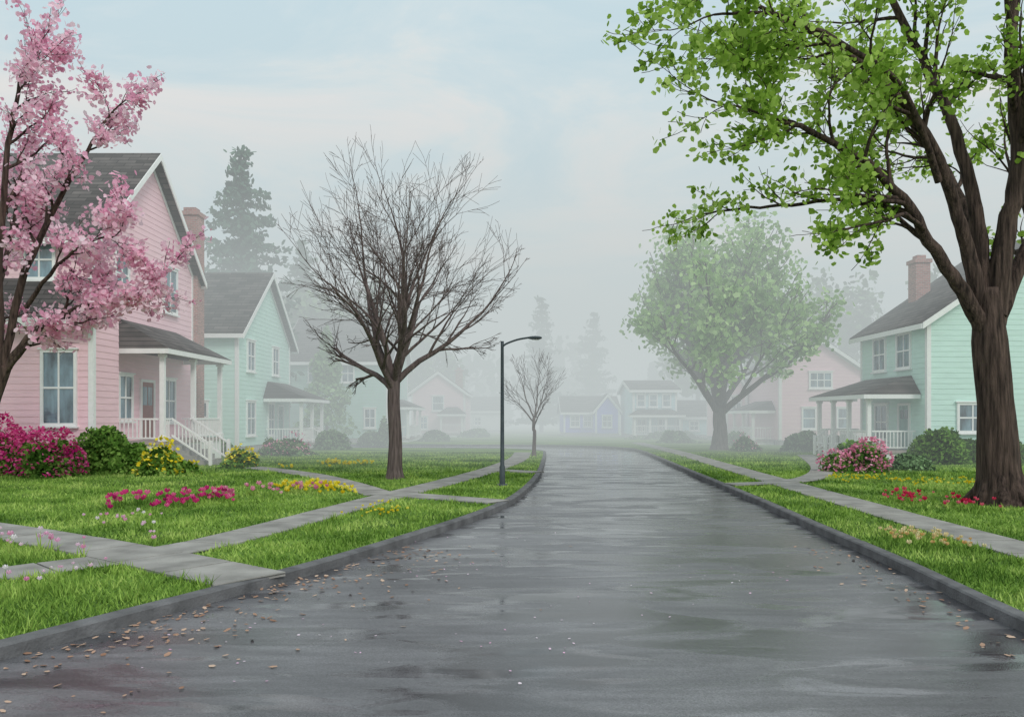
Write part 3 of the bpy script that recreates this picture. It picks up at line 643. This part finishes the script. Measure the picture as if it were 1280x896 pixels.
mb=MB(); mb.tube([Vector((-13.2,57,-0.1)),Vector((-13.2,57,7))],[0.12,0.03],8); mb.build('trunk',[M['barkgrey']],e)
C=[];S=[]
for i in range(95):
    x=random.uniform(-85,90); y=random.uniform(112,165)
    if abs(x-8)<22: hh=random.uniform(8,14)
    else: hh=random.uniform(12,26)
    if x<-8 and x>-30: hh*=0.9
    rr=hh*random.uniform(0.22,0.4); con=random.random()<0.45
    for _ in range(int(260)):
        if con:
            f=random.random()**1.5; z=hh*(0.08+0.9*f); q=hh*0.2*(1-f)*math.sqrt(random.random()); a=random.uniform(0,6.28); C.append((x+q*math.cos(a),y+q*math.sin(a),z))
        else:
            v=rv()*random.uniform(0.55,1); C.append((x+v.x*rr,y+v.y*rr,hh*0.6+v.z*hh*0.42))
        S.append(random.uniform(0.7,1.7))
polys('distant_trees',leafpolys(np.array(C),np.array(S),5,0.8),rs.uniform(0.1,0.9,len(C)),M['pine'])
for (x,y,hh,rr) in ((25,74,14.5,5.5),(31,78,16,6),(20,86,12,4.5),(-15,84,17,5),(-10,92,14,5),(38,68,15,6),(-18,74,15,4.5)):
    e=empty('background_tree'); c=[]
    cl=[rv()*random.uniform(0.3,0.9) for _ in range(26)]
    for v in cl:
        for _ in range(110): g=rv()*random.random()**0.5*0.32; w_=v+g; c.append((x+w_.x*rr,y+w_.y*rr,hh*0.58+w_.z*hh*0.42))
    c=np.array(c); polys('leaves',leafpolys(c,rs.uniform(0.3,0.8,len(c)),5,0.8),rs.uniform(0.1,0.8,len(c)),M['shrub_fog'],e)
    mb=MB(); mb.tube([Vector((x,y,-0.1)),Vector((x,y,hh*0.4)),Vector((x,y,hh*0.8))],[0.35,0.25,0.08],8); mb.build('trunk',[M['barkgrey']],e)
# ---------------------------------------------------------------- shrubs
def shrub(name,x,y,rx,ry,h,leaf='shrub',fl=None,nl=None,nf=0,ls=None,fs=(0.07,0.13)):
    e=empty(name); area=rx*ry+rx*h; ls=ls or (0.06+0.001*y,0.11+0.0035*y)
    nl=nl or int(1300*area*min(1,(30/y)))+300
    bumps=[(rv(),random.uniform(0.15,0.42)) for _ in range(11)]
    def surf(k,lo=0.8,up=False):
        v=rs.normal(size=(k,3)); v/=np.linalg.norm(v,axis=1,keepdims=True); v[:,2]=np.abs(v[:,2])*(1.0) - (0 if up else 0.12)
        f=np.full(k,0.74)
        for b,a in bumps:
            dd=v@np.array(tuple(b)); f+=a*np.clip((dd-0.78)/0.22,0,1)
        f*=rs.uniform(lo,1.08,k); p=v*f[:,None]; return np.stack([x+p[:,0]*rx,y+p[:,1]*ry,0.03+np.clip(p[:,2],0,9)*h],1)
    c=surf(nl,0.72); polys('leaves',leafpolys(c,rs.uniform(ls[0],ls[1],len(c)),5,0.65),rs.uniform(0,1,len(c)),M[leaf],e)
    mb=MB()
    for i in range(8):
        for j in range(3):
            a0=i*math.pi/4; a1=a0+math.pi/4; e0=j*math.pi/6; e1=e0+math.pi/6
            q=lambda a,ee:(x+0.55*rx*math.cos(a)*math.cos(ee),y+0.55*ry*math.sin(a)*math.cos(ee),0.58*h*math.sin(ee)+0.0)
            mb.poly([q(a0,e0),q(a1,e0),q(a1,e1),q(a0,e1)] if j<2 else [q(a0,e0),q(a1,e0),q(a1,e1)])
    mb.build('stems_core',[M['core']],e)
    if fl:
        c=surf(nf,0.93,True)
        cl=(np.sin(c[:,0]*7+x)*np.sin(c[:,2]*8+y)*1.0+rs.normal(0,0.5,len(c)))>-0.45; c=c[cl]
        polys('flowers',leafpolys(c,rs.uniform(fs[0],fs[1],len(c)),5,0.9,0.3),rs.uniform(0,1,len(c)),M[fl],e)
shrub('azalea_bush',-17.2,27.2,1.7,1.0,1.85,fl='magenta',nf=3600)
shrub('azalea_bush',-14.9,26.6,1.0,0.8,1.5,fl='magenta',nf=1500)
shrub('boxwood_bush',-14.3,28.3,1.25,0.8,2.3)
shrub('boxwood_bush',-13.3,28.0,1.0,0.7,1.3)
shrub('forsythia_bush',-12.0,27.4,1.05,0.7,1.2,fl='yellow',nf=380,fs=(0.09,0.15))
shrub('forsythia_bush',-10.6,31.2,0.8,0.6,0.85,fl='yellow',nf=280,fs=(0.08,0.14))
shrub('boxwood_bush',-14.6,39.5,0.9,0.7,1.2); shrub('boxwood_bush',-12.4,42.5,0.9,0.7,1.0)
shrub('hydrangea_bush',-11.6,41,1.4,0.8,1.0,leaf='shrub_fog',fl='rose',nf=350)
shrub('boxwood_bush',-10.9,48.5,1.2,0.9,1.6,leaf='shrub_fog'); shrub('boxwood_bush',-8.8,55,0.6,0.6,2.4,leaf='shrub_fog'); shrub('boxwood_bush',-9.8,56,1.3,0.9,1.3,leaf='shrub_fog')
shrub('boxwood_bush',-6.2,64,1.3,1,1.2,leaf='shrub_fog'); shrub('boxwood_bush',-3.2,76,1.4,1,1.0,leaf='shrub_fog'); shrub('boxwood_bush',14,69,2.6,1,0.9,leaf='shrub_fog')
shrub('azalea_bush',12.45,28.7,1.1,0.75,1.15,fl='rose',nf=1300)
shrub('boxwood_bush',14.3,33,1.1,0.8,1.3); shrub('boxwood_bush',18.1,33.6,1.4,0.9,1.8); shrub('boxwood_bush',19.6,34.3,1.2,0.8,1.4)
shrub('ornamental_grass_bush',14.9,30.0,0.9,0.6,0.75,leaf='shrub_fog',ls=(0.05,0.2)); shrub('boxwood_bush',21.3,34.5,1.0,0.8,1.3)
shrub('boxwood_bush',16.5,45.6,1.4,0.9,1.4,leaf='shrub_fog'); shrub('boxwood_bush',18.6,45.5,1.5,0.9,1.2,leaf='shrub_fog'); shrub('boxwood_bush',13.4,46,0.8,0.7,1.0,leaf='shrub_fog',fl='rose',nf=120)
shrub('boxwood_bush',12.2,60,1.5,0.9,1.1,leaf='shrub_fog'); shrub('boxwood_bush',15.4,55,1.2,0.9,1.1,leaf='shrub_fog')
# ---------------------------------------------------------------- flower beds
def bed(name,pts,n,spread,fl,hh=(0.12,0.3),fs=0.09,stems=True,clus=0.16):
    C=np.array(catmull(pts,10)); nc=max(4,n//5); ctr=C[rs.randint(0,len(C),nc)]+rs.normal(0,1,size=(nc,2))*np.array(spread)
    P=ctr[rs.randint(0,nc,n)]+rs.normal(0,clus,size=(n,2)); ok=onlawn(P,0.15); P=P[ok]; n=len(P)
    e=empty(name); z=rs.uniform(hh[0],hh[1],n); c=np.column_stack([P,z])
    if stems:
        k=4; R=np.repeat(P,k,axis=0); B=np.zeros((n*k,3,3)); zz=np.repeat(z,k); an=rs.uniform(0,6.28,n*k); w=0.03
        first=(np.arange(n*k)%k==0); off=rs.normal(0,0.06,size=(n*k,2)); off[first]=0
        B[:,0,0]=R[:,0]-np.cos(an)*w/2; B[:,0,1]=R[:,1]-np.sin(an)*w/2; B[:,1,0]=R[:,0]+np.cos(an)*w/2; B[:,1,1]=R[:,1]+np.sin(an)*w/2
        B[:,2,:2]=R+off; B[:,2,2]=np.where(first,zz,zz*rs.uniform(0.5,0.95,n*k)); polys('stems',B,rs.uniform(0.2,0.7,n*k),M['grass'],e)
    k=5; R=np.repeat(c,k,axis=0); an=np.tile(np.arange(k)*2*math.pi/k,n)+np.repeat(rs.uniform(0,6,n),k); s=np.repeat(rs.uniform(0.6,1.3,n)*fs,k)
    B=np.zeros((n*k,4,3)); dx=np.cos(an); dy=np.sin(an)
    def pt(r,a,zz): return np.stack([R[:,0]+s*(dx*r-dy*a),R[:,1]+s*(dy*r+dx*a),R[:,2]+s*zz],1)
    B[:,0]=pt(0.02,0,-0.3); B[:,1]=pt(0.42,0.38,0.1); B[:,2]=pt(0.38,0,0.6); B[:,3]=pt(0.42,-0.38,0.1)
    polys('blooms',B,np.repeat(rs.uniform(0,1,n),k),M[fl],e)
bed('tulip_bed',[(-8.3,17.6),(-7.3,17.9),(-6.4,18.6)],90,(0.5,0.7),'magenta',(0.1,0.32),fs=0.11)
bed('tulip_bed',[(-6.6,19.2),(-5.6,19.8),(-5.0,20.0)],36,(0.35,0.5),'rose',fs=0.10)
bed('daffodil_bed',[(-6.6,22.3),(-5.6,22.0),(-4.6,21.4),(-3.9,20.6)],150,(0.4,0.5),'yellow',(0.06,0.2),fs=0.10)
bed('daffodil_bed',[(-3.1,16.4),(-2.6,17.4)],60,(0.3,0.6),'yellow',(0.05,0.12),fs=0.05)
bed('daffodil_bed',[(-8.0,31),(-7.2,32),(-6.5,31.5)],70,(0.6,0.9),'yellow',(0.08,0.2),fs=0.10)
bed('daisy_bed',[(-8.0,12.5),(-7.2,12.0),(-6.4,11.4),(-5.9,11.1)],80,(0.5,0.4),'whitep',(0.12,0.34),fs=0.07,clus=0.32)
bed('daisy_bed',[(-7.6,15.0),(-6.2,13.9)],18,(0.6,0.4),'whitep',(0.1,0.25),fs=0.06,clus=0.3)
bed('daisy_bed',[(-6.3,9.3),(-5.6,9.8)],22,(0.35,0.25),'whitep',(0.1,0.2),fs=0.05,clus=0.25)
bed('red_tulip_bed',[(9.1,18.2),(9.7,17.6),(10.0,17.3)],50,(0.25,0.4),'red',(0.08,0.28),fs=0.085,clus=0.22)
bed('primrose_bed',[(6.4,13.8),(6.65,13.0),(6.8,12.2)],75,(0.22,0.5),'peach',(0.06,0.14),fs=0.06)
bed('dandelion_bed',[(10.2,25.5),(12,25.2),(13.2,23.6)],150,(1.0,1.1),'yellow',(0.05,0.12),fs=0.06,stems=False)
P=[]
for _ in range(1000):
    dd=random.uniform(5.0,13); xl=np.interp(dd,kl[:,1],kl[:,0]); P.append((xl+0.12+abs(random.gauss(0,1.0))*random.choice([0.3,1,1.0]),dd))
for _ in range(200):
    dd=random.uniform(7,13); xr=np.interp(dd,kr[:,1],kr[:,0]); P.append((xr-0.12-abs(random.gauss(0,0.5)),dd))
P=np.array(P); keep=rs.uniform(size=len(P))<0.33+0.4*np.clip(np.sin(P[:,1]*2.3+P[:,0])+0.2,0,1); P=P[keep]
C=np.column_stack([P,np.full(len(P),-0.108)])
polys('fallen_leaves',leafpolys(C,rs.uniform(0.03,0.09,len(C)),5,0.6,6.0),rs.uniform(0,1,len(C)),M['dry'])
P=[]
for cx_,cy_,s_ in ((-1.2,11.0,0.35),(-0.4,11.3,0.3),(-2.0,7.2,0.5),(1.2,9.2,0.6),(-3.0,8.0,0.5),(2.9,10.6,0.35),(0.2,7.4,0.4),(-0.6,14,0.6)):
    for _ in range(14): P.append((random.gauss(cx_,s_*1.3),random.gauss(cy_,s_),-0.11))
P=np.array(P); polys('fallen_petals',leafpolys(P,rs.uniform(0.02,0.04,len(P)),5,0.7,6.0),rs.uniform(0.4,1,len(P)),M['whitep'])
# ---------------------------------------------------------------- street lamp
e=empty('street_lamp'); mb=MB(); lx,ly=-0.28,23.0
mb.tube([Vector((lx,ly,0)),Vector((lx,ly,0.05)),Vector((lx,ly,0.06))],[0.15,0.15,0.10],13)
mb.tube([Vector((lx,ly,0.05)),Vector((lx,ly,0.55)),Vector((lx,ly,0.6)),Vector((lx,ly,4.0)),Vector((lx,ly,4.15))],[0.085,0.08,0.06,0.045,0.05],12)
arm=[Vector(p) for p in catmull([(lx,ly,3.98),(lx+0.12,ly,4.08),(lx+0.45,ly,4.2),(lx+0.8,ly,4.26)],6)]
mb.tube(arm,[0.028]*len(arm),8)
mb.build('pole_and_arm',[M['metal']],e,smooth=True)
hd=MB(); prof=[(0.75,0.03,0.03),(0.82,0.06,0.045),(0.95,0.085,0.055),(1.08,0.075,0.045),(1.14,0.03,0.02)]
rings=[]
for px,w_,hh in prof:
    rings.append([(lx+px,ly+w_*math.cos(a),4.25+hh*math.sin(a)) for a in [i*math.pi/5 for i in range(10)]])
for a,b in zip(rings[:-1],rings[1:]):
    for i in range(10): j=(i+1)%10; hd.poly([a[i],a[j],b[j],b[i]])
hd.poly(rings[0]); hd.poly(rings[-1]); hd.build('lamp_head',[M['metal']],e)
ln=MB(); ln.box((lx+0.86,ly-0.055,4.185),(lx+1.06,ly+0.055,4.2)); ln.build('lamp_lens',[M['lens']],e)
# ---------------------------------------------------------------- mist
def fog(name,x0,x1,y0,y1,z1,sig,col):
    m,nt,out=newmat(name); a=N(nt,'ShaderNodeVolumeAbsorption'); a.inputs['Color'].default_value=(0,0,0,1); a.inputs['Density'].default_value=sig
    em=N(nt,'ShaderNodeEmission'); em.inputs['Color'].default_value=col; em.inputs['Strength'].default_value=sig
    ad=N(nt,'ShaderNodeAddShader'); nt.links.new(a.outputs[0],ad.inputs[0]); nt.links.new(em.outputs[0],ad.inputs[1]); nt.links.new(ad.outputs[0],out.inputs['Volume'])
    mb=MB(); mb.box((x0,y0,-2),(x1,y1,z1)); return mb.build(name,[m])
fc=lin(198,206,206)
fog('mist',-350,350,28,420,13,0.017,fc)
fog('mist',-360,360,34,430,29,0.013,fc)
# ---------------------------------------------------------------- world and sun
w=bpy.data.worlds.new('World'); scene.world=w; w.use_nodes=True; nt=w.node_tree; nt.nodes.clear()
out=nt.nodes.new('ShaderNodeOutputWorld'); bg=nt.nodes.new('ShaderNodeBackground'); bg.inputs[1].default_value=0.1
sky=nt.nodes.new('ShaderNodeTexSky'); sky.sky_type='NISHITA'; sky.sun_disc=False; sky.sun_elevation=math.radians(38); sky.sun_rotation=math.radians(146)
tc_=nt.nodes.new('ShaderNodeTexCoord'); mp=nt.nodes.new('ShaderNodeMapping'); mp.inputs['Scale'].default_value=(1,1,3.4); mp.inputs['Rotation'].default_value=(0,-0.2,0)
nt.links.new(tc_.outputs['Generated'],mp.inputs[0])
n1=nt.nodes.new('ShaderNodeTexNoise'); n1.inputs['Scale'].default_value=2.4; n1.inputs['Detail'].default_value=7; n1.inputs['Roughness'].default_value=0.6; n1.inputs['Distortion'].default_value=0.7
nt.links.new(mp.outputs[0],n1.inputs[0])
r=ramp(nt,[(0.38,lin(194,217,226)),(0.47,lin(205,222,228)),(0.52,lin(216,226,228)),(0.60,lin(228,228,227)),(0.72,lin(236,230,226))]); nt.links.new(n1.outputs[0],r.inputs[0])
vm=nt.nodes.new('ShaderNodeVectorMath'); vm.operation='SCALE'; vm.inputs['Scale'].default_value=11.0; nt.links.new(r.outputs[0],vm.inputs[0])
mx=nt.nodes.new('ShaderNodeMix'); mx.data_type='RGBA'; mx.inputs[0].default_value=0.94
nt.links.new(sky.outputs[0],mx.inputs[6]); nt.links.new(vm.outputs[0],mx.inputs[7]); nt.links.new(mx.outputs[2],bg.inputs[0]); nt.links.new(bg.outputs[0],out.inputs[0])
sl=bpy.data.lights.new('sun','SUN'); sl.energy=1.5; sl.angle=math.radians(16); sl.color=(1,0.96,0.9)
so=bpy.data.objects.new('sun',sl); scene.collection.objects.link(so)
so.rotation_euler=Vector((-0.44,0.65,-0.62)).to_track_quat('-Z','Y').to_euler()
cam=bpy.data.cameras.new('camera'); cam.lens=28.125; cam.sensor_width=36; cam.shift_y=72/1280; cam.clip_end=2000; cam.clip_start=0.1
co=bpy.data.objects.new('camera',cam); scene.collection.objects.link(co); co.location=(0,0,2.0); co.rotation_euler=(math.radians(90),0,0)
scene.camera=co
scene.view_settings.view_transform='Standard'; scene.view_settings.look='None'; scene.view_settings.exposure=0
